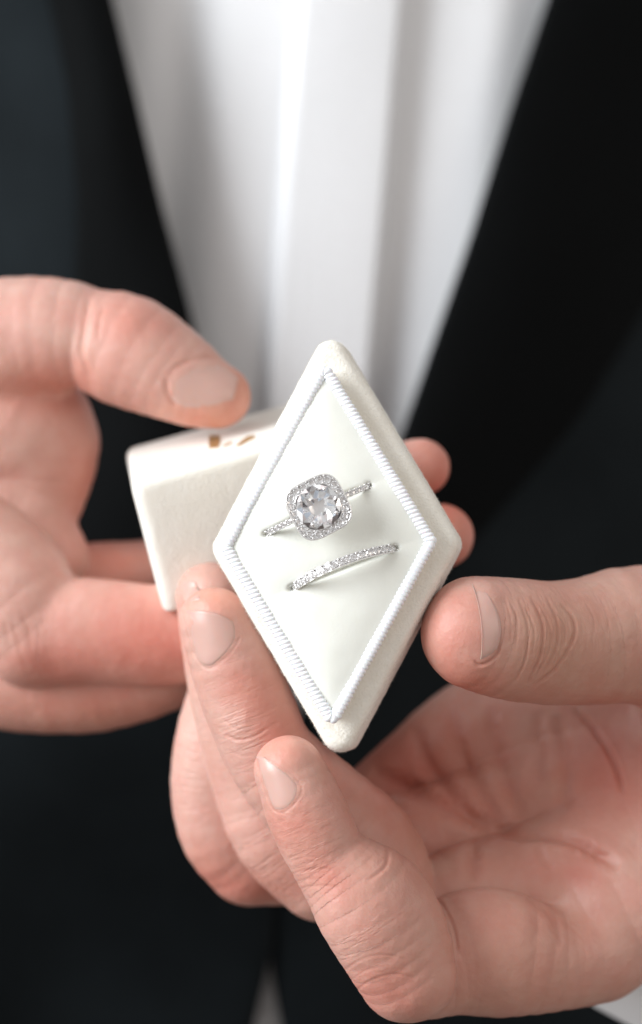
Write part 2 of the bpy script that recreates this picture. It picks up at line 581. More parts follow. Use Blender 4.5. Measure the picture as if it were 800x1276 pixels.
def build_hand(hand, lo, hi, h, mat, name, parent, label, grooves, bumps, tints, wrk_spots, subdiv=1, seed=1):
    lo = np.array(lo, float); hi = np.array(hi, float)
    n = np.ceil((hi - lo) / h).astype(int) + 1
    ax = [lo[i] + np.arange(n[i]) * h for i in range(3)]
    # coarse pass to find the band that holds the surface
    f = np.full(tuple(n), 50.0, np.float32)
    step = 6
    cx = [a[::step] for a in ax]
    G = np.stack(np.meshgrid(*cx, indexing='ij'), -1).reshape(-1, 3).astype(np.float32)
    cf = hand.eval(G).reshape([len(c) for c in cx])
    up = np.repeat(np.repeat(np.repeat(cf, step, 0), step, 1), step, 2)[:n[0], :n[1], :n[2]]
    f[:] = np.clip(up, -50, 50)
    near = np.abs(up) < step * h * 2.2
    I, J, K = np.nonzero(near)
    X = np.stack([ax[0][I], ax[1][J], ax[2][K]], 1).astype(np.float32)
    for c0 in range(0, len(X), 1500000):
        sl = slice(c0, c0 + 1500000)
        f[I[sl], J[sl], K[sl]] = hand.eval(X[sl])
    V, F = surface_nets(f, lo, h)
    V = smooth_mesh(V, F, 2, 0.5)
    for _ in range(subdiv):
        V, F = subdivide(V, F)
        V = smooth_mesh(V, F, 1, 0.5)
    for it in range(2):
        N = normals_of(V, F)
        d = hand.eval(V.astype(np.float32))
        V = V - N * np.clip(d, -h, h)[:, None] * 0.9
        V = smooth_mesh(V, F, 1, 0.35)
    # which chain each vertex belongs to, and its finger coordinates
    ch = hand.chains()
    best = np.full(len(V), 1e9); who = np.zeros(len(V), int)
    fco = np.zeros((len(V), 3))
    Vf = V.astype(np.float32)
    for i, c in enumerate(ch):
        d, t, v, u = c.eval(Vf, True)
        m = d < best
        best[m] = d[m]; who[m] = i
        fco[m, 0] = t[m] + i * 523; fco[m, 1] = v[m]; fco[m, 2] = u[m]
    names = [c.name for c in ch]
    N = normals_of(V, F)
    px, py = proj(V)
    front = np.clip((-N[:, 1] + 0.25) * 3, 0, 1)
    # large soft unevenness
    disp = 1.1 * vnoise(V / 40.0, seed, 2) + 0.35 * vnoise(V / 9.0, seed + 5, 2)
    tint = np.ones((len(V), 3))
    groove_col = np.zeros(len(V))

    def member(who_names):
        if who_names is None:
            return np.ones(len(V))
        ids = [i for i, nm in enumerate(names) if any(nm.startswith(w) for w in who_names)]
        return np.isin(who, ids).astype(float)
    for g in grooves:
        pts, width, depth, who_n = g[:4]
        d, t = seg_dist(px, py, pts)
        fade = np.clip(np.minimum(t, 1 - t) * 6, 0, 1) ** 0.6 if (len(g) < 5) else 1.0
        w = member(who_n) * front
        jit = 1 + 0.25 * vnoise(V / 7.0, 31, 1)
        disp -= depth * np.exp(-(d / (width * jit)) ** 2) * fade * w
        disp += depth * 0.14 * np.exp(-((d - width * 2.1) / (width * 1.1)) ** 2) * fade * w
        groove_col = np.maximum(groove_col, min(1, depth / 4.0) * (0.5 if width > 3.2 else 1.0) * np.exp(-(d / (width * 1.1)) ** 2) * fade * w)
    for b in bumps:
        x, y, rx, ry, ang, amp, who_n = b
        ca, sa = math.cos(math.radians(ang)), math.sin(math.radians(ang))
        u = ((px - x) * ca + (py - y) * sa) / rx
        v = (-(px - x) * sa + (py - y) * ca) / ry
        disp += amp * np.exp(-(u * u + v * v)) * member(who_n) * front
    for b in tints:
        x, y, rx, ry, ang, col, who_n = b
        ca, sa = math.cos(math.radians(ang)), math.sin(math.radians(ang))
        u = ((px - x) * ca + (py - y) * sa) / rx
        v = (-(px - x) * sa + (py - y) * ca) / ry
        w = (np.exp(-(u * u + v * v)) * member(who_n))[:, None]
        tint *= 1 + (np.array(col) - 1) * w
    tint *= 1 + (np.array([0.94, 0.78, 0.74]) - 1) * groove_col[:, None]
    blot = vnoise(V / 33.0, seed + 9, 3)[:, None]
    tint *= 1 + blot * np.array([0.01, -0.075, -0.07])
    wrk = 0.05 + 0.15 * member([nm for nm in names if nm.endswith('1') or nm == 'thumb'])
    for b in wrk_spots:
        x, y, rx, ry, ang, amp, who_n = b
        ca, sa = math.cos(math.radians(ang)), math.sin(math.radians(ang))
        u = ((px - x) * ca + (py - y) * sa) / rx
        v = (-(px - x) * sa + (py - y) * ca) / ry
        wrk = np.maximum(wrk, amp * np.exp(-(u * u + v * v)) * member(who_n))
    V = V + N * disp[:, None]
    me = mesh_np(name, V, F)
    a = me.attributes.new("tint", 'FLOAT_COLOR', 'POINT')
    a.data.foreach_set("color", np.hstack([np.clip(tint, 0, 1.4), np.ones((len(V), 1))]).astype(np.float32).ravel())
    a = me.attributes.new("fco", 'FLOAT_VECTOR', 'POINT')
    a.data.foreach_set("vector", fco.astype(np.float32).ravel())
    a = me.attributes.new("wrk", 'FLOAT', 'POINT')
    a.data.foreach_set("value", wrk.astype(np.float32))
    o = link(name, me, parent, mat, label)
    print(name, len(V), "verts")
    tri = np.concatenate([F[:, [0, 1, 2]], F[:, [0, 2, 3]]])
    vis = N[:, 1] < 0.5
    tri = tri[vis[tri].all(1)]
    bvh = BVHTree.FromPolygons([tuple(v) for v in V.tolist()], [tuple(t) for t in tri.tolist()])
    return o, bvh


def cast(bvh, px, py):
    o = Vector((0, -DC, 0))
    t = Vector(P(px, py, 0).tolist())
    r = bvh.ray_cast(o, (t - o).normalized())
    return (np.array(r[0]), np.array(r[1])) if r[0] is not None else (None, None)


def make_nail(bvh, parent, left, right, crown=1.6, tip_white=0.0, lift=0.7, nu=24, nv=26, tip_arch=(0, 0), base_arch=(0, 0), edge=0.12):
    """a nail plate that hugs the finger; its two sides (base to tip) are picture-plane curves cast on the finger"""
    def resample(c):
        c = catmull(c, 10)
        L = np.concatenate([[0], np.cumsum(np.linalg.norm(np.diff(c, axis=0), axis=1))])
        t = np.linspace(0, L[-1], nv)
        return np.stack([np.interp(t, L, c[:, 0]), np.interp(t, L, c[:, 1])], 1)
    lc, rc = resample(left), resample(right)
    G = np.zeros((nu, nv, 3)); Nn = np.zeros((nu, nv, 3)); ok = np.zeros((nu, nv), bool)
    for i in range(nu):
        u = i / (nu - 1)
        for j in range(nv):
            v = j / (nv - 1)
            p = lc[j] + (rc[j] - lc[j]) * u + np.array(tip_arch) * (1 - (2 * u - 1) ** 2) * v ** 3 + np.array(base_arch) * (1 - (2 * u - 1) ** 2) * (1 - v) ** 2
            q, nrm = cast(bvh, p[0], p[1])
            if q is None:
                continue
            G[i, j] = q; Nn[i, j] = nrm; ok[i, j] = True
    bad = np.argwhere(~ok); good = np.argwhere(ok)
    for i, j in bad:
        k = np.argmin(((good - [i, j]) ** 2).sum(1))
        G[i, j] = G[good[k][0], good[k][1]]; Nn[i, j] = Nn[good[k][0], good[k][1]]
    for _ in range(12):
        for A in (G, Nn):
            A[1:-1, 1:-1] = 0.25 * (A[:-2, 1:-1] + A[2:, 1:-1] + A[1:-1, :-2] + A[1:-1, 2:])
    Nn /= np.linalg.norm(Nn, axis=2)[..., None] + 1e-9
    top = np.zeros_like(G); bot = np.zeros_like(G)
    for i in range(nu):
        u = i / (nu - 1)
        for j in range(nv):
            v = j / (nv - 1)
            e = min(u, 1 - u, v)
            s = min(1.0, e / edge)
            h = -1.8 + (1.8 + lift) * (s * (2 - s)) + crown * (1 - (2 * u - 1) ** 2) * (0.4 + 0.6 * v)
            top[i, j] = G[i, j] + Nn[i, j] * h
            bot[i, j] = G[i, j] - Nn[i, j] * 4.0
    V = np.vstack([top.reshape(-1, 3), bot.reshape(-1, 3)])
    n1 = nu * nv
    F = grid_faces(nu, nv)
    F += [tuple(x + n1 for x in f[::-1]) for f in grid_faces(nu, nv)]
    ring = [(i, 0) for i in range(nu)] + [(nu - 1, j) for j in range(1, nv)] + [(i, nv - 1) for i in range(nu - 2, -1, -1)] + [(0, j) for j in range(nv - 2, 0, -1)]
    for k in range(len(ring)):
        a = ring[k][0] * nv + ring[k][1]; b = ring[(k + 1) % len(ring)][0] * nv + ring[(k + 1) % len(ring)][1]
        F.append((a, a + n1, b + n1, b))
    me = mesh_np("fingernail", V, F)
    bm = bmesh.new(); bm.from_mesh(me); bmesh.ops.recalc_face_normals(bm, faces=bm.faces); bm.to_mesh(me); bm.free()
    me.materials.append(M_NAIL); me.materials.append(M_NAILTIP)
    if tip_white > 0:
        k = 0
        for i in range(nu - 1):
            for j in range(nv - 1):
                if j >= (nv - 1) * (1 - tip_white):
                    me.polygons[k].material_index = 1
                k += 1
    return link("fingernail", me, parent)


# ================================================================== PERSON
person = thing("person", "man in black jacket and white shirt holding out the open ring box in both hands", "person", P(400, 638, 1150))

# ---- torso: shirt, jacket panels, lapels (all curved round the chest)
def chest(px, py):
    """depth of the chest surface"""
    x = px - 380.0
    return 1010 + x * x / 1700.0 + 60 * ((py - 500) / 900.0) ** 2


def interp(pts, y):
    ys = [p[1] for p in pts]; xs = [p[0] for p in pts]
    return float(np.interp(y, ys, xs))


def shirt_depth(px, py):
    s = px + (py - 240) * 0.085       # folds lean to the left going down
    d = chest(px, py)
    # placket, proud of the shirt front, with a soft roll on its edges
    e0, e1 = 352.0, 486.0

    def sm(a, b, v):
        t = min(1, max(0, (v - a) / (b - a))); return t * t * (3 - 2 * t)
    d -= 26 * sm(e0 - 9, e0 + 9, s) * (1 - sm(e1 - 10, e1 + 4, s) * 1.0)
    d += 3 * math.exp(-((s - 515) / 24.0) ** 2)
    d -= 12 * sm(510, 600, s)
    d -= 5 * math.exp(-((s - 610) / 30.0) ** 2)
    d += 22 * math.exp(-((s - 215) / 38.0) ** 2) + 2.5 * math.sin(s / 80.0 + py / 400.0)
    return d


def sheet(name, fx0, fx1, fd, y0, y1, nx, ny, thick, mat, parent, label=None):
    """thick curved cloth between two edges given per height; fd = depth"""
    fr = np.zeros((nx, ny, 3)); bk = np.zeros((nx, ny, 3))
    for j in range(ny):
        y = y0 + (y1 - y0) * j / (ny - 1)
        a, b = fx0(y), fx1(y)
        for i in range(nx):
            u = i / (nx - 1)
            x = a + (b - a) * u
            d = fd(x, y, u)
            e = min(u, 1 - u) * abs(b - a)
            r = max(0.0, 1 - e / (thick * 0.7)) ** 2 * thick * 0.5
            fr[i, j] = P(x, y, d + r)
            bk[i, j] = P(x, y, d + thick - r * 0.9)
    V = np.vstack([fr.reshape(-1, 3), bk.reshape(-1, 3)])
    n1 = nx * ny
    F = grid_faces(nx, ny, flip=True) + [tuple(q + n1 for q in f) for f in grid_faces(nx, ny)]
    ring = [(i, 0) for i in range(nx)] + [(nx - 1, j) for j in range(1, ny)] + [(i, ny - 1) for i in range(nx - 2, -1, -1)] + [(0, j) for j in range(ny - 2, 0, -1)]
    for k in range(len(ring)):
        a = ring[k][0] * ny + ring[k][1]; b = ring[(k + 1) % len(ring)][0] * ny + ring[(k + 1) % len(ring)][1]
        F.append((a, b, b + n1, a + n1))
    me = mesh_np(name, V, F)
    bm = bmesh.new(); bm.from_mesh(me); bmesh.ops.recalc_face_normals(bm, faces=bm.faces); bm.to_mesh(me); bm.free()
    return link(name, me, parent, mat, label)


LEDGE = [(40, -500), (110, -120), (138, 0), (165, 110), (198, 250), (235, 390), (290, 620), (330, 860), (345, 1000), (340, 1180), (318, 1276), (250, 1600), (200, 1900)]
REDGE = [(800, -500), (720, -120), (684, 0), (640, 130), (590, 290), (548, 410), (508, 525), (440, 710), (370, 900), (338, 1010), (336, 1200), (349, 1276), (390, 1500), (460, 1900)]


shirt = sheet("shirt", lambda y: interp(LEDGE, y) - 110, lambda y: interp(REDGE, y) + 60, lambda x, y, u: shirt_depth(x, y), -500, 1900, 260, 60, 14, M_SHIRT, person,
              "white dress shirt with a folded front placket")
def jl(x, y, u):
    e = interp(LEDGE, y) - x
    return chest(x, y) - 92 - 30 * (1 - math.exp(-e / 60.0)) + 4 * math.sin(x / 40 + y / 90)


def jr(x, y, u):
    e = x - interp(REDGE, y)
    return chest(x, y) - 74 - 26 * (1 - math.exp(-e / 60.0)) + 0.42 * min(max(e, 0), 600) + 4 * math.sin(x / 50 - y / 110)


jacket = sheet("suit_jacket", lambda y: -700, lambda y: interp(LEDGE, y), jl, -500, 1900, 90, 70, 16, M_JACKET, person,
               "black suit jacket worn open over the shirt")
sheet("front_panel", lambda y: interp(REDGE, y), lambda y: 1500, jr, -500, 1900, 90, 70, 16, M_JACKET, jacket)
# lapels lie folded on the panels
LIN = lambda y: interp([(-150, -500), (-10, -120), (62, 0), (84, 110), (96, 250), (92, 390), (84, 620), (120, 800), (320, 880)], y)
RIN = lambda y: interp([(1000, -500), (960, -120), (940, 0), (910, 130), (850, 290), (790, 410), (720, 525), (560, 710), (420, 850), (375, 885)], y)
sheet("lapel", LIN, lambda y: interp(LEDGE, y) + 3, lambda x, y, u: jl(x, y, u) - 24 - 14 * math.sin(math.pi * min(1, max(0, u))), -500, 880, 40, 50, 15, M_LAPEL, jacket)
sheet("lapel", lambda y: interp(REDGE, y) - 3, RIN, lambda x, y, u: jr(x, y, u) - 24 - 14 * math.sin(math.pi * min(1, max(0, u))), -500, 880, 40, 50, 15, M_LAPEL, jacket)


def tube(name, path, mat, parent, seg=40, wall=8, label=None, wob=0.0, cap=False):
    """open thick tube; path = (px,py,d,r1,r2)"""
    s = catmull([[*P(*a[:3]), a[3], a[4]] for a in path], 6)
    n = len(s)
    V = []
    for rr in (0, wall):
        for i in range(n):
            T = s[min(i + 1, n - 1), :3] - s[max(i - 1, 0), :3]
            T /= np.linalg.norm(T)
            A = np.cross(T, [0, 1, 0]); A /= np.linalg.norm(A)
            B = np.cross(A, T)
            end = min(i, n - 1 - i)
            rd = (1 - min(1, end / 2.0)) * wall * 0.35
            for k in range(seg):
                a = 2 * math.pi * k / seg
                w = 1 + wob * math.sin(3 * a + i * 0.5) + wob * 0.6 * math.sin(7 * a - i * 0.3)
                r1 = (s[i, 3] - (rr if rr else 0)) * w + (rd if rr else -rd)
                r2 = (s[i, 4] - (rr if rr else 0)) * w + (rd if rr else -rd)
                V.append(s[i, :3] + A * r1 * math.cos(a) + B * r2 * math.sin(a))
    F = grid_faces(n, seg, wrap_v=True)
    m = n * seg
    F += [tuple(q + m for q in f[::-1]) for f in grid_faces(n, seg, wrap_v=True)]
    for k in range(seg):
        k2 = (k + 1) % seg
        F.append((k, k2, m + k2, m + k))
        a = (n - 1) * seg
        F.append((a + k, m + a + k, m + a + k2, a + k2))
    me = mesh_np(name, np.array(V), F)
    bm = bmesh.new(); bm.from_mesh(me); bmesh.ops.recalc_face_normals(bm, faces=bm.faces); bm.to_mesh(me); bm.free()
    return link(name, me, parent, mat, label)


# sleeves and cuffs round the forearms
tube("shirt_cuff", [(752, 1104, 415, 150, 150), (930, 1195, 455, 156, 156), (1100, 1290, 500, 165, 165)], M_SHIRT, person, wob=0.012,
     label="white shirt cuff at the wrist, lower right")
tube("sleeve", [(985, 1225, 465, 185, 185), (1100, 1300, 520, 215, 215), (1250, 1520, 640, 260, 250), (1420, 1620, 900, 290, 290)], M_JACKET, jacket, wob=0.02)
tube("shirt_cuff", [(-250, 640, 400, 165, 140), (-350, 700, 440, 168, 145), (-430, 760, 480, 170, 150)], M_SHIRT, person, wob=0.012,
     label="white shirt cuff at the wrist, outside left")
tube("sleeve", [(-320, 690, 430, 200, 175), (-450, 790, 500, 220, 200), (-620, 1000, 680, 260, 250), (-700, 1250, 950, 290, 290)], M_JACKET, jacket, wob=0.02)

# ---- the hand that holds the base (right in the picture)
nA = (-0.72, -0.66, 0.2)
A1 = Chain("index1", [(360, 960, 8, 42, 45), (378, 1003, 8, 48, 51), (395, 1040, 9, 48, 52), (412, 1072, 11, 47, 51), (438, 1100, 14, 59, 60),
                      (466, 1130, 18, 76, 70), (490, 1172, 24, 73, 68), (506, 1214, 32, 58, 66)], nA)
A2 = Chain("index2", [(522, 1222, 70, 48, 56), (572, 1190, 102, 74, 76), (622, 1189, 114, 79, 80), (682, 1199, 130, 62, 66), (750, 1196, 160, 52, 60)], (-0.1, -0.5, -0.8))
B1 = Chain("middle1", [(268, 776, 92, 40, 49), (291, 832, 98, 50, 56), (316, 893, 103, 54, 58), (340, 945, 106, 54, 58), (395, 1005, 118, 70, 64),
                       (450, 1066, 128, 80, 72), (486, 1125, 145, 66, 66)], nA)
B2 = Chain("middle2", [(500, 1145, 158, 52, 60), (580, 1122, 188, 70, 72), (640, 1108, 208, 74, 76), (730, 1080, 232, 82, 84)], (-0.1, -0.5, -0.8))
C1 = Chain("ring1", [(264, 746, 176, 42, 49), (282, 830, 182, 50, 54), (300, 910, 187, 52, 56), (316, 970, 190, 50, 56), (350, 1040, 196, 60, 60),
                     (400, 1090, 205, 58, 60)], nA)
C2 = Chain("ring2", [(410, 1090, 215, 58, 60), (500, 1055, 245, 64, 66), (600, 1030, 280, 70, 74), (720, 1000, 305, 80, 80)], (-0.1, -0.5, -0.8))
D1 = Chain("little1", [(305, 790, 245, 40, 46), (285, 860, 250, 48, 50), (268, 930, 255, 50, 54), (266, 990, 260, 52, 54), (280, 1040, 266, 54, 54),
                       (308, 1075, 274, 50, 52)], nA)
D2 = Chain("little2", [(312, 1078, 282, 50, 52), (400, 1065, 310, 58, 58), (490, 1003, 345, 66, 66), (600, 925, 370, 76, 76), (760, 880, 380, 90, 90)], (-0.1, -0.5, -0.8))
TH = Chain("thumb", [(592, 788, 22, 66, 70), (630, 795, 45, 70, 76), (680, 801, 76, 72, 77), (730, 799, 108, 76, 80), (800, 791, 150, 86, 87),
                     (900, 815, 205, 96, 96)], (0.35, -0.9, 0.15))
PALM = [Chain("palm_a", [(715, 1176, 178, 64, 70), (795, 1132, 195, 88, 88), (920, 1090, 250, 110, 110), (1040, 1180, 330, 110, 110)], (0, -1, 0)),
        Chain("palm_b", [(730, 1080, 232, 78, 80), (850, 1040, 265, 100, 100), (980, 1120, 330, 120, 120), (1120, 1330, 450, 115, 115)], (0, -1, 0)),
        Chain("palm_c", [(720, 1000, 305, 78, 78), (850, 980, 320, 100, 100), (980, 1100, 350, 120, 120)], (0, -1, 0)),
        Chain("palm_d", [(600, 930, 372, 72, 72), (760, 885, 375, 90, 90), (900, 960, 370, 110, 110)], (0, -1, 0)),
        Chain("palm_t", [(860, 810, 190, 86, 86), (930, 880, 225, 110, 110), (960, 1000, 270, 130, 130)], (0, -1, 0))]
LEFT = Hand([([A1, A2], 4, 30), ([B1, B2], 4, 40), ([C1, C2], 9, 60), ([D1, D2], 14, 60), ([TH], 5, 30)], PALM, 80)

fold = []
# flexion folds and skin lines drawn as real furrows (picture-plane polylines, width, depth)
gr = [
    ([(484, 1056), (482, 1076), (472, 1088), (456, 1098)], 2.4, 1.3, ["index1"]),
    ([(536, 1110), (554, 1132), (566, 1160), (570, 1190)], 2.2, 1.6, ["index2"]),
    ([(345, 1098), (368, 1088), (398, 1082), (425, 1086)], 1.5, 0.6, ["index1"]),
    ([(352, 1120), (380, 1106), (410, 1104), (432, 1110)], 1.5, 0.5, ["index1"]),
    ([(350, 1108), (372, 1098), (396, 1094)], 1.2, 0.45, ["index1"]),
    ([(360, 1075), (380, 1068), (402, 1068)], 1.3, 0.4, ["index1"]),
    ([(420, 1216), (450, 1196), (480, 1190), (505, 1196)], 1.7, 0.5, ["index"]),
    ([(436, 1240), (462, 1222), (492, 1214), (520, 1220)], 1.7, 0.6, ["index"]),
    ([(428, 1228), (455, 1210), (480, 1204)], 1.3, 0.4, ["index"]),
    # middle
    ([(280, 915), (298, 922), (318, 917), (335, 906)], 1.6, 1.3, ["middle1"]),
    ([(276, 895), (290, 903), (306, 900)], 1.3, 0.6, ["middle1"]),
    ([(284, 903), (300, 909), (318, 904)], 1.3, 0.6, ["middle1"]),
    ([(288, 936), (303, 942), (318, 940)], 1.3, 0.5, ["middle1"]),
    ([(318, 1060), (338, 1052), (356, 1056)], 1.5, 0.6, ["middle1"]),
    # thumb knuckle
    ([(645, 745), (656, 780), (654, 820), (640, 850)], 1.5, 1.17, ["thumb"]),
    ([(660, 742), (674, 778), (672, 815), (655, 852)], 1.8, 1.80, ["thumb"]),
    ([(680, 744), (693, 776), (692, 806), (676, 838)], 1.8, 1.52, ["thumb"]),
    ([(698, 752), (714, 772), (714, 795), (692, 832), (662, 856)], 2.0, 2.16, ["thumb"]),
    ([(634, 748), (644, 775), (642, 810)], 1.2, 0.72, ["thumb"]),
    ([(650, 752), (664, 784), (662, 816)], 1.2, 0.81, ["thumb"]),
    ([(668, 750), (684, 782), (682, 812), (668, 840)], 1.2, 0.81, ["thumb"]),
    ([(688, 760), (703, 780), (702, 806)], 1.2, 0.81, ["thumb"]),
    ([(628, 742), (636, 772), (636, 800)], 1.1, 0.54, ["thumb"]),
    ([(728, 748), (740, 772), (738, 800)], 1.6, 0.45, ["thumb"]),
    ([(748, 744), (758, 768), (757, 790)], 1.4, 0.32, ["thumb"]),
    ([(622, 776), (622, 808), (612, 822), (598, 828), (590, 822)], 1.8, 1.97, ["thumb"]),
    # nail folds
    ([(227, 762), (235, 792), (243, 817), (258, 833), (276, 824), (290, 810), (299, 794)], 1.3, 0.7, ["middle1"], 1),
    ([(318, 942), (327, 975), (337, 1003), (350, 1013), (366, 1003), (376, 986), (370, 971), (346, 952), (331, 943)], 1.3, 0.7, ["index1"], 1),
    # palm lines
    ([(610, 1032), (650, 1040), (700, 1044), (740, 1062), (772, 1082)], 7.0, 6.5, None),
    ([(462, 962), (520, 985), (570, 1010), (612, 1036)], 10.0, 7.5, None),
    ([(515, 905), (535, 955), (575, 1000), (612, 1032)], 9.0, 5.5, None),
    ([(562, 880), (572, 930), (598, 985), (622, 1028)], 9.0, 4.4, None),
    ([(610, 880), (618, 930), (634, 980), (648, 1020)], 9.0, 4.4, None),
    ([(672, 885), (672, 930), (668, 975)], 8.0, 3.4, None),
    ([(715, 882), (745, 915), (765, 950), (777, 990)], 3.6, 4.6, None),
    ([(695, 890), (705, 950), (700, 1010)], 9.0, 3.8, None),
    ([(592, 1045), (588, 1075), (590, 1100)], 8.0, 4.5, None),
    ([(655, 1120), (678, 1134), (692, 1152), (700, 1180)], 5.0, 2.0, None),
    ([(700, 1062), (730, 1070), (750, 1062)], 5.0, 1.6, None),
    ([(670, 1050), (676, 1070), (690, 1082)], 6.0, 1.8, None),
]
bu = [
    (365, 1010, 40, 30, 60, 1.5, ["index1"]),
    (300, 905, 22, 26, 60, 1.5, ["middle1"]),
    (610, 850, 40, 22, 0, 2.0, ["thumb"]),
    (612, 738, 22, 14, 20, 2.5, ["thumb"]),
    (672, 790, 34, 50, 0, 3.0, ["thumb"]),
    (640, 1140, 60, 40, 0, 3.0, None),
]
RED = (0.98, 0.78, 0.74); PALE = (1.04, 1.12, 1.12); BROWN = (0.86, 0.80, 0.72); PINK = (1.0, 0.80, 0.77)
ti = [
    (350, 935, 40, 26, 20, (1.05, 0.88, 0.84), ["index1"]), (365, 1030, 40, 30, 0, RED, ["index1"]),
    (405, 1090, 40, 22, 50, RED, ["index1"]), (470, 1240, 60, 40, 0, PINK, ["index"]),
    (268, 745, 40, 24, 0, (1.06, 0.92, 0.85), ["middle1"]), (305, 855, 34, 30, 0, RED, ["middle1"]),
    (345, 900, 34, 60, -25, (0.95, 0.76, 0.71), ["middle1"]), (350, 965, 30, 34, 0, RED, ["middle1"]),
    (556, 790, 46, 70, 0, (0.96, 0.74, 0.70), ["thumb"]), (590, 850, 50, 24, 0, (1.0, 0.78, 0.72), ["thumb"]),
    (680, 795, 50, 60, 0, (0.95, 0.93, 0.86), ["thumb"]), (750, 810, 110, 90, 0, (0.86, 0.80, 0.74), ["thumb"]),  # last one: weaker light towards the thumb base, painted into the tint
    (240, 1090, 60, 40, 0, RED, ["little"]), (310, 1110, 80, 34, 0, RED, ["little", "ring"]),
    (600, 1020, 200, 120, 0, (0.82, 0.68, 0.63), None), (500, 960, 90, 60, 40, (0.96, 0.72, 0.68), None),  # palm skin redder, plus the shade of the cupped hand painted in
    (760, 960, 60, 80, 0, (1.0, 0.76, 0.74), None), (720, 1090, 40, 26, 0, (1.0, 0.80, 0.78), None),
    (640, 1200, 170, 90, 0, (0.93, 0.82, 0.77), None), (560, 930, 60, 60, 0, (1.0, 0.86, 0.82), None),
    (230, 900, 30, 60, 0, PALE, ["ring", "little"]),
]
wk = [
    (400, 1105, 60, 40, 60, 1.0, ["index1"]), (430, 1170, 60, 60, 60, 0.8, ["index1"]), (470, 1240, 80, 50, 0, 0.7, ["index"]),
    (365, 1040, 50, 30, 60, 0.35, ["index1"]), (300, 910, 45, 30, 60, 0.9, ["middle1"]), (320, 1000, 60, 50, 60, 0.9, ["middle1"]),
    (255, 880, 30, 60, 0, 0.5, ["ring"]), (300, 1070, 60, 50, 0, 1.0, ["ring"]), (225, 960, 40, 90, 0, 0.8, ["little"]),
    (670, 795, 50, 55, 0, 0.9, ["thumb"]), (760, 780, 60, 60, 0, 0.35, ["thumb"]),
]
lo, hi = (-225, -75, -720), (640, 500, -30)
left_hand, bvhL = build_hand(LEFT, lo, hi, 3.6, M_SKIN, "hand", person, "hand whose fingers and thumb pinch the open box base",
                             gr, bu, ti, wk, subdiv=1, seed=3)
# nails: base left, base right, tip right, tip left (picture plane), arch of base and of tip
make_nail(bvhL, left_hand, [(345, 1011), (336, 1000), (327, 974), (319, 943)], [(352, 1011), (373, 992), (368, 972), (331, 944)], crown=1.6)
make_nail(bvhL, left_hand, [(255, 831), (243, 815), (235, 790), (228, 762)], [(262, 831), (284, 814), (297, 796), (293, 777)], crown=2.0, tip_arch=(2, -7))
make_nail(bvhL, left_hand, [(231, 752), (226, 742), (224, 730)], [(250, 748), (250, 738), (246, 727)], crown=1.0, tip_arch=(0, -4))
make_nail(bvhL, left_hand, [(619, 812), (608, 822), (598, 826)], [(604, 735), (596, 728), (586, 722)], crown=1.6, lift=1.2, tip_white=0.06, tip_arch=(7, 0), base_arch=(13, 0))
# ---- the hand that holds the lid (left in the picture)
RT = Chain("thumb", [(-170, 470, 370, 88, 90), (-20, 430, 345, 80, 83), (60, 418, 328, 72, 76), (108, 420, 318, 60, 66), (160, 438, 306, 68, 75),
                     (208, 463, 298, 57, 66), (245, 484, 291, 46, 54), (271, 494, 287, 38, 44)], (0.25, -0.55, 0.8))
I1 = Chain("index1", [(-160, 630, 370, 95, 95), (-50, 690, 335, 88, 88), (10, 740, 310, 84, 84), (40, 786, 300, 68, 72)], (-0.5, -0.7, -0.4))
I2 = Chain("index2", [(42, 788, 298, 64, 68), (110, 786, 285, 64, 67), (180, 792, 275, 62, 65), (250, 790, 268, 58, 60), (320, 782, 262, 46, 48)], (-0.1, -0.8, -0.5))
XX = Chain("base", [(-120, 600, 400, 76, 76), (0, 632, 385, 68, 68), (55, 692, 375, 55, 55)], (0, -1, 0))
MM = Chain("middle", [(-60, 750, 400, 48, 50), (50, 735, 410, 48, 50), (120, 728, 420, 50, 52), (200, 722, 445, 50, 50), (350, 705, 470, 46, 48), (470, 685, 400, 44, 46), (552, 668, 290, 38, 40)], (0, -1, 0))
RR = Chain("ring", [(-60, 745, 410, 48, 50), (50, 735, 440, 46, 48), (120, 730, 470, 46, 48), (220, 712, 520, 46, 48), (350, 650, 500, 44, 46), (450, 606, 400, 42, 42), (524, 582, 300, 36, 36)], (0, -1, 0))
LL = Chain("little", [(-80, 835, 380, 62, 62), (30, 850, 372, 62, 62), (120, 850, 365, 62, 62), (200, 832, 355, 56, 56), (290, 800, 345, 46, 46)], (0, -1, 0))
PR = [Chain("palm_a", [(-260, 560, 420, 130, 130), (-120, 540, 400, 110, 110), (10, 530, 390, 88, 88)], (0, -1, 0)),
      Chain("palm_b", [(10, 520, 390, 88, 88), (46, 552, 395, 77, 77), (42, 612, 398, 64, 64)], (0, -1, 0)),
      Chain("palm_c", [(-260, 620, 430, 130, 130), (-120, 700, 400, 110, 110), (-60, 790, 390, 80, 80)], (0, -1, 0)),
      Chain("wrist", [(-240, 600, 420, 130, 120), (-380, 700, 470, 120, 110)], (0, -1, 0))]
RIGHT = Hand([([RT], 5, 30), ([I1, I2], 14, 30), ([XX], 5, 20), ([MM], 5, 26), ([RR], 5, 20), ([LL], 5, 26)], PR, 40)
gr2 = [([(113, 372), (106, 400), (102, 440), (112, 470)], 4.0, 2.6, ["thumb"]), ([(130, 380), (124, 400), (122, 425)], 3, 1.2, ["thumb"]),
       ([(208, 470), (222, 455), (250, 446), (275, 447)], 3.0, 1.6, ["thumb"]), ([(206, 470), (210, 492), (222, 506)], 3.0, 2.0, ["thumb"]),
       ([(12, 762), (20, 790), (26, 815), (38, 835)], 3, 0.6, ["index"]), ([(22, 752), (34, 780), (40, 810)], 3, 0.6, ["index"]),
       ([(5, 770), (10, 795), (16, 815)], 3, 0.6, ["index"])]
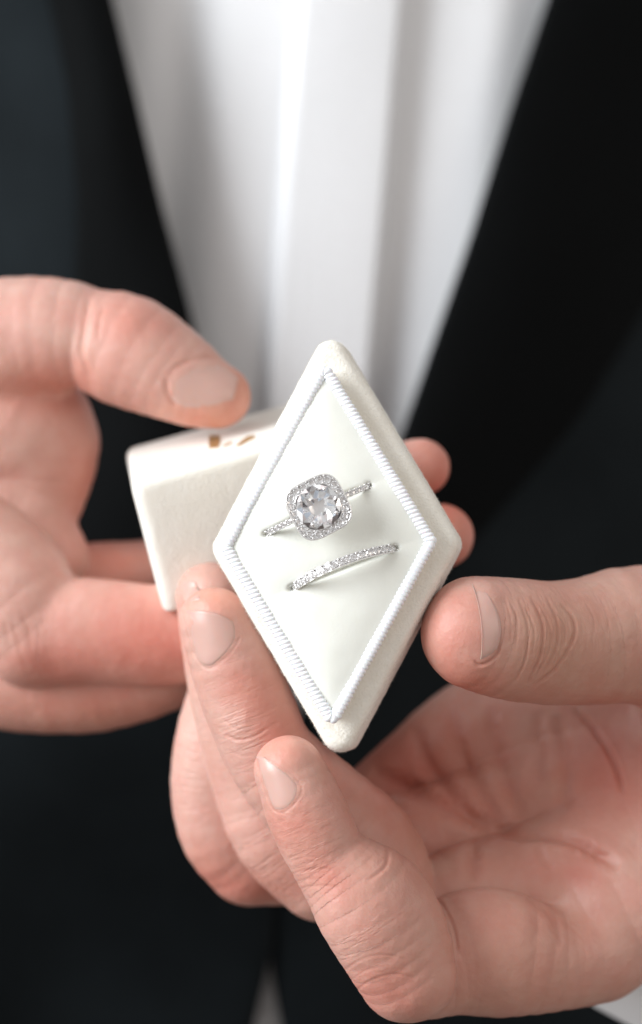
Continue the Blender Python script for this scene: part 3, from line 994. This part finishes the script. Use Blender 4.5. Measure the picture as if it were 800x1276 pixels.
bu2 = [(165, 395, 30, 26, 0, 2.5, ["thumb"])]
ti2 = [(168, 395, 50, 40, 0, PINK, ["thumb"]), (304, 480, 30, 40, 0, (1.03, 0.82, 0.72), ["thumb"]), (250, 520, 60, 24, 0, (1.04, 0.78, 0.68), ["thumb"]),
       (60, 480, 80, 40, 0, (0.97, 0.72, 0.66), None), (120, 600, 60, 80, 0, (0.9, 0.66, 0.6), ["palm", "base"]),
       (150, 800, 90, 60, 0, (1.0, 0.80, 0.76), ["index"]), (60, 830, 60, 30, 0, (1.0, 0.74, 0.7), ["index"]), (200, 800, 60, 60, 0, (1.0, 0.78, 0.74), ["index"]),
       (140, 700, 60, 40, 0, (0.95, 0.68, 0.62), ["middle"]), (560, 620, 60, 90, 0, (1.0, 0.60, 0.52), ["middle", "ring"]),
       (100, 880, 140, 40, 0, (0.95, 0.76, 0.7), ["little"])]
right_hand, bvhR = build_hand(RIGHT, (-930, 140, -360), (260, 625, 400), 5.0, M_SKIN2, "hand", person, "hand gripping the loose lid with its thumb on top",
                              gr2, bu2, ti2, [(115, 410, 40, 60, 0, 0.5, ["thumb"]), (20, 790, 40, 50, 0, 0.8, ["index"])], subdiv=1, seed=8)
make_nail(bvhR, right_hand, [(212, 496), (224, 508), (246, 513), (268, 508), (290, 500)], [(209, 486), (224, 462), (252, 447), (278, 452), (297, 470)], crown=1.2, tip_white=0)


# ================================================================== RING BOX BASE
BOX_O = P(416, 679, 0)
yaw, pitch, roll = math.radians(-6.0), math.radians(-3.0), math.radians(1.6)
# local frame: x right, y up, z towards the viewer
R = np.array(Matrix.Rotation(yaw, 3, 'Z') @ Matrix.Rotation(pitch, 3, 'X') @ Matrix.Rotation(-roll, 3, 'Y')) @ np.array([[1, 0, 0], [0, 0, -1], [0, 1, 0]])


def box_pt(L):
    return np.atleast_2d(L) @ R.T + BOX_O


def rhombus(hw, hh, r, inset, z, na=8, ne=34, skew=(0, 0)):
    """rounded rhombus outline of constant vertex count"""
    # inner sharp rhombus whose offset by r gives the outline
    ln = math.hypot(hw, hh)
    k = 1 - r * ln / (hw * hh)
    a, b = hw * k, hh * k
    cs = [(0, b), (a, 0), (0, -b), (-a, 0)]
    tx = math.atan2(hw, hh)            # outward normal angle of the upper right side from x axis
    angs = [(math.pi - tx, tx), (tx, -tx), (-tx, -math.pi + tx), (-math.pi + tx, -math.pi - tx)]
    ro = r - inset
    out = []
    for ci in range(4):
        c = cs[ci]; a0, a1 = angs[ci]
        if ro >= 0:
            rr, cc = ro, c
        else:
            kk = (1 - (r - ro) * ln / (hw * hh)) / k if False else None
            # inset beyond the radius: shrink the inner rhombus
            k2 = 1 - (inset) * ln / (hw * hh)
            cc = [(0, hh * k2), (hw * k2, 0), (0, -hh * k2), (-hw * k2, 0)][ci]; rr = 0
        for i in range(na + 1):
            t = a0 + (a1 - a0) * i / na
            out.append((cc[0] + rr * math.cos(t), cc[1] + rr * math.sin(t), z))
        # edge samples to the next corner
        nc = cs[(ci + 1) % 4]
        n0 = angs[(ci + 1) % 4][0]
        if ro >= 0:
            p1 = (nc[0] + rr * math.cos(n0), nc[1] + rr * math.sin(n0))
        else:
            p1 = [(0, hh * k2), (hw * k2, 0), (0, -hh * k2), (-hw * k2, 0)][(ci + 1) % 4]
        p0 = out[-1]
        for i in range(1, ne):
            t = i / ne
            out.append((p0[0] + (p1[0] - p0[0]) * t, p0[1] + (p1[1] - p0[1]) * t, z))
    A = np.array(out)
    A[:, 0] += skew[0]; A[:, 1] += skew[1]
    return A


def loft(rings, close=True):
    n = len(rings[0])
    V = np.vstack(rings)
    F = []
    for i in range(len(rings) - 1):
        for j in range(n):
            j2 = (j + 1) % n
            F.append((i * n + j, (i + 1) * n + j, (i + 1) * n + j2, i * n + j2))
    if close:
        m = (len(rings) - 1) * n
        V = np.vstack([V, rings[0].mean(0), rings[-1].mean(0)])
        a, b = len(V) - 2, len(V) - 1
        for j in range(n):
            j2 = (j + 1) % n
            F.append((a, j, j2)); F.append((b, m + j2, m + j))
    return V, F


def finish(me):
    bm = bmesh.new(); bm.from_mesh(me); bmesh.ops.recalc_face_normals(bm, faces=bm.faces); bm.to_mesh(me); bm.free()
    return me


base = thing("ring_box", "open white velvet diamond shaped box with corded edge, two rings in its cushion", "ring box", BOX_O)
HW, HH, RC = 157.0, 279.0, 21.0
prof = [(40, -96), (14, -98), (4, -94), (0, -84), (0, -60), (0, -30), (0, -14), (1.2, -8), (4, -3.2), (8, -0.8), (13, 0), (20, 0), (30, 0)]
rings_ = [rhombus(HW, HH, RC, i, z) for i, z in prof]
Vb, Fb = loft(rings_)
nz = vnoise(Vb / 9.0, 4, 3) * 0.9 + vnoise(Vb / 2.8, 6, 2) * 0.55
ctr = Vb.copy(); ctr[:, 2] = -40
dirn = Vb - np.array([0, 0, -40]); dirn[:, 0] /= 4; dirn[:, 1] /= 8
dirn /= np.linalg.norm(dirn, axis=1)[:, None]
Vb = Vb + dirn * nz[:, None]
body = link("body", finish(mesh_np("box_body", box_pt(Vb), Fb)), base, M_VELVET)

# short pile standing on the velvet
rp_ = np.random.RandomState(9)
fv = np.array([f for f in Fb if len(f) == 4 and max(f) < len(Vb) - 2])
pa, pb, pc, pd_ = (Vb[fv[:, k]] for k in range(4))
wts = np.linalg.norm(np.cross(pc - pa, pd_ - pb), axis=1)
cen_z = Vb[fv].mean(1)[:, 2]
wts *= np.where(cen_z < -40, 0.15, 1.0)
wts /= wts.sum()
pick = rp_.choice(len(fv), 20000, p=wts)
u_, v_ = rp_.rand(len(pick), 1), rp_.rand(len(pick), 1)
root = (pa[pick] * (1 - u_) + pb[pick] * u_) * (1 - v_) + (pd_[pick] * (1 - u_) + pc[pick] * u_) * v_
nrm = np.cross(pc - pa, pd_ - pb)[pick]
nrm /= np.linalg.norm(nrm, axis=1)[:, None] + 1e-9
sgn = np.sign((nrm * (root - np.array([0, 0, -45]))).sum(1))[:, None]
nrm = nrm * sgn + rp_.normal(0, 0.45, nrm.shape)
tipp = root + nrm * rp_.uniform(0.8, 2.4, (len(pick), 1))
sd_ = np.cross(nrm, rp_.normal(0, 1, nrm.shape)); sd_ /= np.linalg.norm(sd_, axis=1)[:, None] + 1e-9
Vf_ = np.stack([root - sd_ * 0.2, root + sd_ * 0.2, tipp], 1).reshape(-1, 3)
link("velvet_pile", mesh_np("velvet_pile", box_pt(Vf_), np.arange(len(Vf_)).reshape(-1, 3)), base, M_VELVET, kind="stuff")

# raised insert
SK = (-5.0, 0.0)
IW, IH = 130.0, 223.0
rings_ = [rhombus(IW, IH, 7, i, z, skew=SK) for i, z in [(0, -2), (0, 6), (0, 14), (0.6, 17), (2, 18), (5, 18), (6, 15), (7, 2), (14, 1)]]
Vi, Fi = loft(rings_)
ins = link("insert", finish(mesh_np("insert", box_pt(Vi), Fi)), base, M_VELVET)

# cushion with two ring slots
L1a, L1b = np.array([-88.0, 12.0]), np.array([54.0, 74.0])
L2a, L2b = np.array([-58.0, -56.0]), np.array([86.0, -4.0])


def cushion_z(x, y):
    u = (x - SK[0]) / (IW - 2); v = (y - SK[1]) / (IH - 4)
    a = math.sqrt(u * u + 0.012) + math.sqrt(v * v + 0.012) - 0.12
    z = 17.0 + 15 * max(0.0, 1 - a ** 3.2) ** 1.1
    for (A, B, dp) in ((L1a, L1b, 11), (L2a, L2b, 11)):
        d = B - A; Ln = np.linalg.norm(d); T = d / Ln; Nn = np.array([-T[1], T[0]])
        q = np.array([x, y]) - A
        t = float(q @ T); s = float(q @ Nn)
        t = (t - Ln / 2) * 1.12 + Ln / 2
        over = max(-t, t - Ln, 0)
        ov2 = max(-t, t - Ln, 0)
        z -= dp * math.exp(-(ov2 / 5.0) ** 2) * math.exp(-(s / 3.4) ** 2)
        z -= 3.2 * math.exp(-(over / 30.0) ** 2) * math.exp(-(abs(s) / 16.0) ** 1.4)
    return max(z, 4.0)


n = 170
Vc = []
for i in range(n):
    for j in range(n):
        a = i / (n - 1) * 2 - 1; b = j / (n - 1) * 2 - 1
        x = (a + b) * 0.5 * (IW - 3) + SK[0]; y = (a - b) * 0.5 * (IH - 6) + SK[1]
        Vc.append((x, y, cushion_z(x, y)))
Vc = np.array(Vc)
Vc[:, 2] += 0.5 * vnoise(Vc / 30.0, 12, 2)
cushion = link("cushion", finish(mesh_np("cushion", box_pt(Vc), grid_faces(n, n))), base, M_PAD)

# corded trim, ribs across it
def cord(path, r1, r2, pitch, z, per=8, seg=12):
    pts = [np.array(p[:2]) for p in path]
    # resample closed path
    P2 = pts + [pts[0]]
    L = [0]
    for a, b in zip(P2[:-1], P2[1:]):
        L.append(L[-1] + float(np.linalg.norm(b - a)))
    tot = L[-1]
    nr = int(round(tot / pitch))
    N = nr * per
    xs = np.interp(np.arange(N) / N * tot, L, [p[0] for p in P2])
    ys = np.interp(np.arange(N) / N * tot, L, [p[1] for p in P2])
    C2 = np.stack([xs, ys], 1)
    T = np.roll(C2, -2, 0) - np.roll(C2, 2, 0)
    T /= np.linalg.norm(T, axis=1)[:, None]
    Nn = np.stack([T[:, 1], -T[:, 0]], 1)
    rnd = np.random.RandomState(3)
    jit = np.interp(np.arange(N) / per, np.arange(nr + 1), rnd.uniform(-0.07, 0.07, nr + 1))
    V = []
    for i in range(N):
        for k in range(seg):
            a = 2 * math.pi * k / seg
            # slanted ribs
            ph = i / per + 0.30 * math.cos(a)
            f = abs(math.sin(math.pi * ph))
            m = 0.72 + 0.32 * f ** 0.6 + jit[i]
            q = C2[i] + Nn[i] * r1 * m * math.cos(a)
            V.append((q[0], q[1], z + r2 * m * math.sin(a)))
    return np.array(V), grid_faces(N, seg, True, True)


path = rhombus(IW, IH, 7, 1.5, 0, na=6, ne=20, skew=SK)
Vt, Ft = cord(path.tolist(), 7.5, 4.8, 5.7, 20.5)
link("cord_trim", finish(mesh_np("cord_trim", box_pt(Vt), Ft)), base, M_CORD)


# ================================================================== RINGS
def gem_mesh(r, crown=0.30, pav=0.55, nseg=8, seed=0, rows=((0.5, 0.25),), small=True):
    """brilliant cut stone, girdle radius r, table towards +z"""
    V = []; rings = []

    def ring(rad, z, off, n):
        ids = []
        for k in range(n):
            a = 2 * math.pi * (k + off) / n
            ids.append(len(V)); V.append((rad * math.cos(a), rad * math.sin(a), z))
        return ids
    n = nseg
    t = ring(r * 0.54, r * crown, 0, n)
    s = ring(r * 0.78, r * crown * 0.58, 0.5, n)
    g = ring(r, 0.03 * r, 0, 2 * n)
    g2 = ring(r, -0.03 * r, 0, 2 * n)
    F = [tuple(t)]; PAV = []; CRN = []
    for k in range(n):
        k1 = (k + 1) % n
        F.append((t[k], s[k], t[k1]))
        F.append((t[k], s[(k - 1) % n], g[2 * k], s[k]))
        CRN.append(len(F)); F.append((s[k], g[2 * k], g[2 * k + 1]))
        CRN.append(len(F)); F.append((s[k], g[2 * k + 1], g[(2 * k + 2) % (2 * n)]))
    rnd = random.Random(seed + 11)
    prev = g2
    m = 2 * n
    for (fr_, dz) in rows:
        cur = []
        for k in range(m):
            a = 2 * math.pi * (k + rnd.uniform(-0.22, 0.22)) / m
            q = r * (fr_ + rnd.uniform(-0.04, 0.04))
            cur.append(len(V)); V.append((q * math.cos(a), q * math.sin(a), -r * (dz + rnd.uniform(-0.05, 0.05))))
        for k in range(m):
            k1 = (k + 1) % m
            for f in ((prev[k], cur[k], cur[k1]), (prev[k], cur[k1], prev[k1])):
                PAV.append(len(F)); F.append(f)
        prev = cur
    cu = len(V); V.append((0, 0, -r * pav))
    for k in range(m):
        PAV.append(len(F)); F.append((prev[k], cu, prev[(k + 1) % m]))
    for k in range(2 * n):
        k1 = (k + 1) % (2 * n)
        F.append((g[k], g2[k], g2[k1], g[k1]))
    me = bpy.data.meshes.new("gem")
    me.from_pydata([(x * S, y * S, z * S) for x, y, z in V], [], F)
    me.update(); finish(me)
    me.materials.append(M_GEM); me.materials.append(M_FOIL); [me.materials.append(q) for q in (M_FOIL2, M_FOIL3, M_FOIL4, M_FOIL5)]
    for k in PAV:
        me.polygons[k].material_index = (rnd.choice((1, 1, 1, 1, 3)) if small else rnd.choice((1, 1, 1, 1, 3, 3, 4, 5, 2)))
    for k in CRN:
        me.polygons[k].material_index = rnd.choice((1, 1, 1, 3) if small else (1, 1, 1, 2, 3, 3, 4))
    return me


def prim_mesh(kind, r, seg=10, rings=6, mat=None, sz=(1, 1, 1)):
    bm = bmesh.new()
    bmesh.ops.create_uvsphere(bm, u_segments=seg, v_segments=rings, radius=r * S)
    for v in bm.verts:
        v.co = Vector((v.co.x * sz[0], v.co.y * sz[1], v.co.z * sz[2]))
    me = bpy.data.meshes.new(kind); bm.to_mesh(me); bm.free()
    me.polygons.foreach_set("use_smooth", [True] * len(me.polygons))
    me.materials.append(mat)
    return me


class Frame:
    """ring frame: origin and axes in modelling units (columns X, Y, Z)"""
    def __init__(self, o, X, Y, Z):
        self.o = np.array(o, float); self.M = np.stack([X, Y, Z], 1)

    def pt(self, L):
        return np.atleast_2d(L) @ self.M.T + self.o


def place(name, me, parent, pos, axes, label=None):
    o = bpy.data.objects.new(name, me)
    C.objects.link(o)
    o.parent = parent
    w = Vector(tuple((np.array(pos) * S).tolist())) + Vector((0, 0, Z0))
    M4 = Matrix(((axes[0][0], axes[1][0], axes[2][0], 0), (axes[0][1], axes[1][1], axes[2][1], 0), (axes[0][2], axes[1][2], axes[2][2], 0), (0, 0, 0, 1)))
    o.rotation_euler = M4.to_euler()
    o.location = w - parent.location
    if label:
        o["label"] = label
    return o


def unit(v):
    v = np.array(v, float); return v / np.linalg.norm(v)


def ring_frame(a, b, depth, lean, spin=0.0):
    """ring standing in slot a-b; centre lies depth below the cushion; lean tips its top (local units)"""
    mid = (a + b) / 2
    T = unit(b - a)
    U = np.array([T[0], T[1], 0.0])
    W = np.array([-T[1], T[0], 0.0])
    Zl = unit(np.array([0, 0, 1.0]) + W * math.tan(lean))
    Wl = np.cross(Zl, U)
    U, Zl0 = U, Zl
    o = np.array([mid[0], mid[1], 22.0]) - Zl * depth
    U, Zl = U * math.cos(spin) - Zl * math.sin(spin), Zl * math.cos(spin) + U * math.sin(spin)
    return Frame(box_pt(o)[0], R @ U, R @ Wl, R @ Zl)


def band_mesh(fr, rad, w, h, seg=96, bead=0):
    V = []
    ns = 10
    for i in range(seg):
        a = 2 * math.pi * i / seg
        ca, sa = math.sin(a), math.cos(a)
        for k in range(ns):
            b = 2 * math.pi * k / ns
            sx = abs(math.cos(b)) ** 0.6 * math.copysign(1, math.cos(b))
            sy = abs(math.sin(b)) ** 0.6 * math.copysign(1, math.sin(b))
            rr = rad + h * sx
            V.append((rr * ca, w * sy, rr * sa))
    return finish(mesh_np("band", fr.pt(np.array(V)), grid_faces(seg, ns, True, True)))


g_small = gem_mesh(3.9, crown=0.42, nseg=5)
g_band = gem_mesh(4.5, crown=0.42, nseg=6)
g_halo = gem_mesh(4.9, crown=0.42, nseg=6)
g_main = gem_mesh(27.5, nseg=9, small=False, crown=0.20, pav=0.34, rows=((0.72, 0.12), (0.44, 0.20), (0.2, 0.30)))
bead = prim_mesh("bead", 1.35, 8, 6, M_SILVER)
claw = prim_mesh("claw", 2.7, 12, 8, M_SILVER, (1, 1, 1.3))


def scallop(fr, rad, w, amax, npit, hgt, side):
    """thin side rail of a pave band with scalloped edge"""
    V = []; seg = npit * 8
    for i in range(seg + 1):
        t = i / seg * 2 - 1
        a = t * amax
        sc = abs(math.sin(math.pi * i / 8.0))
        for (rr, ww) in ((rad - 3, w), (rad + hgt - 0.9 * sc, w), (rad + hgt - 0.9 * sc, w - 0.9), (rad - 3, w - 0.9)):
            V.append((rr * math.sin(a), side * ww, rr * math.cos(a)))
    return np.array(V), grid_faces(seg + 1, 4, False, True) + [(0, 1, 2, 3), tuple(seg * 4 + q for q in (3, 2, 1, 0))]


def pave(fr, parent, rad, angs, gem, sep_w, bead_off):
    for a in angs:
        s, c = math.sin(a), math.cos(a)
        pos = fr.pt([rad * s, 0, rad * c])[0]
        Zg = fr.M @ np.array([s, 0, c]); Xg = fr.M @ np.array([c, 0, -s]); Yg = np.cross(Zg, Xg)
        tw = random.uniform(-0.25, 0.25)
        X2 = Xg * math.cos(tw) + Yg * math.sin(tw); Y2 = np.cross(Zg, X2)
        place("pave_stone", gem, parent, pos, (X2, Y2, Zg))


def beads_mesh(fr, rad, angs, w):
    Vs, Fs = [], []
    base_n = 0
    bm = bmesh.new()
    for a in angs:
        for sd in (-1, 1):
            p = fr.pt([rad * math.sin(a), sd * w, rad * math.cos(a)])[0]
            bmesh.ops.create_uvsphere(bm, u_segments=8, v_segments=6, radius=1.5 * S, matrix=Matrix.Translation(Vector((p[0] * S, p[1] * S, p[2] * S + Z0))))
    me = bpy.data.meshes.new("beads"); bm.to_mesh(me); bm.free()
    me.polygons.foreach_set("use_smooth", [True] * len(me.polygons))
    return me


random.seed(5)
# --- wedding band
fr2 = ring_frame(L2a, L2b, 46, math.radians(9))
wband = thing("wedding_band", "slim silver band set with one row of small clear stones, in the lower cushion slot", "ring", fr2.o)
RAD2 = 82.0
link("band", band_mesh(fr2, RAD2 - 3.5, 4.6, 3.0), wband, M_SILVER)
NA = 14
amax = math.radians(57)
angs2 = [(-1 + 2 * (i + 0.5) / NA) * amax for i in range(NA)]
for sd in (-1, 1):
    V, F = scallop(fr2, RAD2 - 1, 5.4, amax, NA, 1.6, sd)
    link("side_rail", finish(mesh_np("side_rail", fr2.pt(V), F, smooth=False)), wband, M_SILVER)
pave(fr2, wband, RAD2 + 0.2, angs2, g_band, 0, 0)
link("prong_beads", beads_mesh(fr2, RAD2 + 1.6, [(-1 + 2 * i / NA) * amax for i in range(NA + 1)], 3.7), wband, M_SILVER)

# --- halo ring
fr1 = ring_frame(L1a, L1b, 50, math.radians(-2), math.radians(3.5))
halo = thing("engagement_ring", "silver ring with large stone in a square halo of small stones, upper slot", "ring", fr1.o)
RAD1 = 86.0
link("band", band_mesh(fr1, RAD1 - 3.2, 3.6, 3.0), halo, M_SILVER)
amax1 = math.radians(57)
angs1 = [s * (math.radians(24) + (amax1 - math.radians(24)) * (i + 0.5) / 6) for s in (-1, 1) for i in range(6)]
pave(fr1, halo, RAD1 + 0.2, angs1, g_small, 0, 0)
link("prong_beads", beads_mesh(fr1, RAD1 + 1.3, [s * (math.radians(24) + (amax1 - math.radians(24)) * i / 6) for s in (-1, 1) for i in range(7)], 2.9), halo, M_SILVER)
# head: cushion shaped plate high on the ring
HZ = RAD1 + 9


def cushion_curve(half, p, k, n):
    a = 2 * math.pi * k / n
    c, s = math.cos(a), math.sin(a)
    r = half / ((abs(c) ** p + abs(s) ** p) ** (1 / p))
    return r * c, r * s


def plate(half_out, zs, p=3.6, n=72):
    rings = []
    for off, z in zs:
        rings.append(np.array([(*cushion_curve(half_out - off, p, k, n), z) for k in range(n)]))
    return rings


tw = math.radians(2)
ct, st = math.cos(tw), math.sin(tw)
RX = np.array([[ct, -st, 0], [st, ct, 0], [0, 0, 1]])
rg = plate(36.5, [(8, HZ - 9), (2.2, HZ - 6), (0.6, HZ - 3), (0, HZ), (0.2, HZ + 1.6), (1.6, HZ + 2.0), (1.9, HZ + 0.4), (9.6, HZ + 0.4), (10.9, HZ + 2.2), (11.8, HZ + 2.2), (12.6, HZ - 3)])
V, F = loft(rg)
link("halo_setting", finish(mesh_np("halo_setting", fr1.pt(V @ RX.T), F)), halo, M_SILVER)
NH = 20
# stones at equal arc length along the halo
dense = np.array([cushion_curve(30.6, 3.4, k, 720) for k in range(721)])
Ld = np.concatenate([[0], np.cumsum(np.linalg.norm(np.diff(dense, axis=0), axis=1))])
for i in range(NH):
    s = (i + 0.5) / NH * Ld[-1]
    x = np.interp(s, Ld, dense[:, 0]); y = np.interp(s, Ld, dense[:, 1])
    q = RX @ np.array([x, y, HZ + 1.6])
    tilt = 0.10
    o_ = unit([q[0], q[1], 0])
    Zl = unit(np.array([0, 0, 1.0]) + o_ * tilt + np.array([random.uniform(-.05, .05), random.uniform(-.05, .05), 0]))
    a = random.uniform(0, 1)
    Xl = unit(np.cross([math.sin(a), math.cos(a), 0.0], Zl)); Yl = np.cross(Zl, Xl)
    place("halo_stone", g_halo, halo, fr1.pt(q)[0], (fr1.M @ Xl, fr1.M @ Yl, fr1.M @ Zl))
bm = bmesh.new()
for i in range(NH):
    s = i / NH * Ld[-1]
    for f in (0.875, 1.125):
        x = np.interp(s, Ld, dense[:, 0]) * f; y = np.interp(s, Ld, dense[:, 1]) * f
        p = fr1.pt(RX @ np.array([x, y, HZ + 2.6]))[0]
        bmesh.ops.create_uvsphere(bm, u_segments=8, v_segments=6, radius=1.2 * S, matrix=Matrix.Translation(Vector((p[0] * S, p[1] * S, p[2] * S + Z0))))
me = bpy.data.meshes.new("halo_beads"); bm.to_mesh(me); bm.free()
me.polygons.foreach_set("use_smooth", [True] * len(me.polygons))
link("halo_beads", me, halo, M_SILVER)
place("centre_stone", g_main, halo, fr1.pt([0, 0, HZ + 3.5])[0], (fr1.M[:, 0], fr1.M[:, 1], fr1.M[:, 2]))
for k in range(4):
    a = math.pi / 4 + k * math.pi / 2 + tw
    p = fr1.pt([23.2 * math.cos(a), 23.2 * math.sin(a), HZ + 6.5])[0]
    place("prong", claw, halo, p, (fr1.M[:, 0], fr1.M[:, 1], fr1.M[:, 2]))

# ================================================================== LID
lid = thing("ring_box", "plain white velvet lid with gold lettering on top, held loose behind the diamond box", "box lid", P(172, 605, 130))
up = unit([-0.235, -0.235, 0.94])                 # x, y(away), z : top leans to the viewer
e1 = np.array([0.955, 0.12, 0.262]); e1 = unit(e1 - up * (e1 @ up))
bb_ = np.cross(up, e1)                            # points away
if bb_[1] < 0:
    bb_ = -bb_
th = math.radians(84)
e2 = unit(math.cos(th) * e1 + math.sin(th) * bb_)
O = P(162, 604, 150)
LH_, LE1, LE2 = 178.0, 300.0, 225.0


def par_outline(inset, r, na=7, ne=16):
    """rounded parallelogram in (a along e1, b along e2) coordinates, returned as offsets in 3D plane basis"""
    X = np.array([1.0, 0]); Y = np.array([math.cos(th), math.sin(th)])
    c0 = [X * 0, X * LE1, X * LE1 + Y * LE2, Y * LE2]
    cen = sum(c0) / 4
    sh = math.sin(th)
    # inner corners at distance r from both sides
    inn = []
    for (sx, sy) in ((1, 1), (-1, 1), (-1, -1), (1, -1)):
        k = r / sh
        inn.append(c0[len(inn)] + X * k * sx + Y * k * sy)
    ro = r - inset
    out = []
    for i in range(4):
        pr, nx = inn[i - 1], inn[(i + 1) % 4]
        d1 = unit(inn[i] - pr); d2 = unit(nx - inn[i])
        n1 = np.array([d1[1], -d1[0]]); n2 = np.array([d2[1], -d2[0]])
        a1 = math.atan2(n1[1], n1[0]); a2 = math.atan2(n2[1], n2[0])
        while a2 < a1:
            a2 += 2 * math.pi
        for k in range(na + 1):
            a = a1 + (a2 - a1) * k / na
            out.append(inn[i] + ro * np.array([math.cos(a), math.sin(a)]))
        p0 = out[-1]
        n_n = n2
        p1 = inn[(i + 1) % 4] + ro * n_n
        for k in range(1, ne):
            out.append(p0 + (p1 - p0) * k / ne)
    return np.array(out)


rr = []
for inset, z in [(14.5, 0), (10, -0.3), (6, -1.6), (2.5, -4.5), (0.6, -9), (0, -15), (0, -50), (0, -100), (0, -150), (0.6, -LH_ + 6), (3, -LH_ + 1.5), (7, -LH_), (12, -LH_)]:
    o2 = par_outline(inset, 16)
    rr.append(O + o2[:, :1] * e1 + o2[:, 1:] * bb_ + np.full((len(o2), 1), z) * up)
Vl, Fl = loft(rr)
Vl = Vl + 0.6 * vnoise(Vl / 10.0, 7, 3)[:, None] * np.array([0.5, 0.5, 0.5])
link("body", finish(mesh_np("lid_body", Vl, Fl)), lid, M_VELVET)


def on_top(px, py):
    """point of the top plane seen at a place"""
    o = np.array([0, -DC, 0.0]); t = P(px, py, 0) - o
    k = ((O - o) @ up) / (t @ up)
    return o + t * k


bm = bmesh.new()
marks = [
    [(261, 543), (273, 543), (275, 550), (272, 558), (261, 559), (260, 551)],
    [(294, 556), (300, 555), (309, 550), (318, 546), (317, 543), (309, 544), (303, 548)],
    [(278, 557), (284, 555), (290, 552), (288, 551), (281, 554)],
]
for poly in marks:
    top = [bm.verts.new(Vector((to_world([on_top(x, y) + up * 0.9])[0]).tolist())) for x, y in poly]
    bot = [bm.verts.new(Vector((to_world([on_top(x, y) - up * 0.6])[0]).tolist())) for x, y in poly]
    bm.faces.new(top); bm.faces.new(bot[::-1])
    for i in range(len(poly)):
        j = (i + 1) % len(poly)
        bm.faces.new((top[i], bot[i], bot[j], top[j]))
me = bpy.data.meshes.new("gold_lettering"); bmesh.ops.recalc_face_normals(bm, faces=bm.faces); bm.to_mesh(me); bm.free()
link("gold_lettering", me, lid, M_GOLD, "gold foil lettering on the lid top")
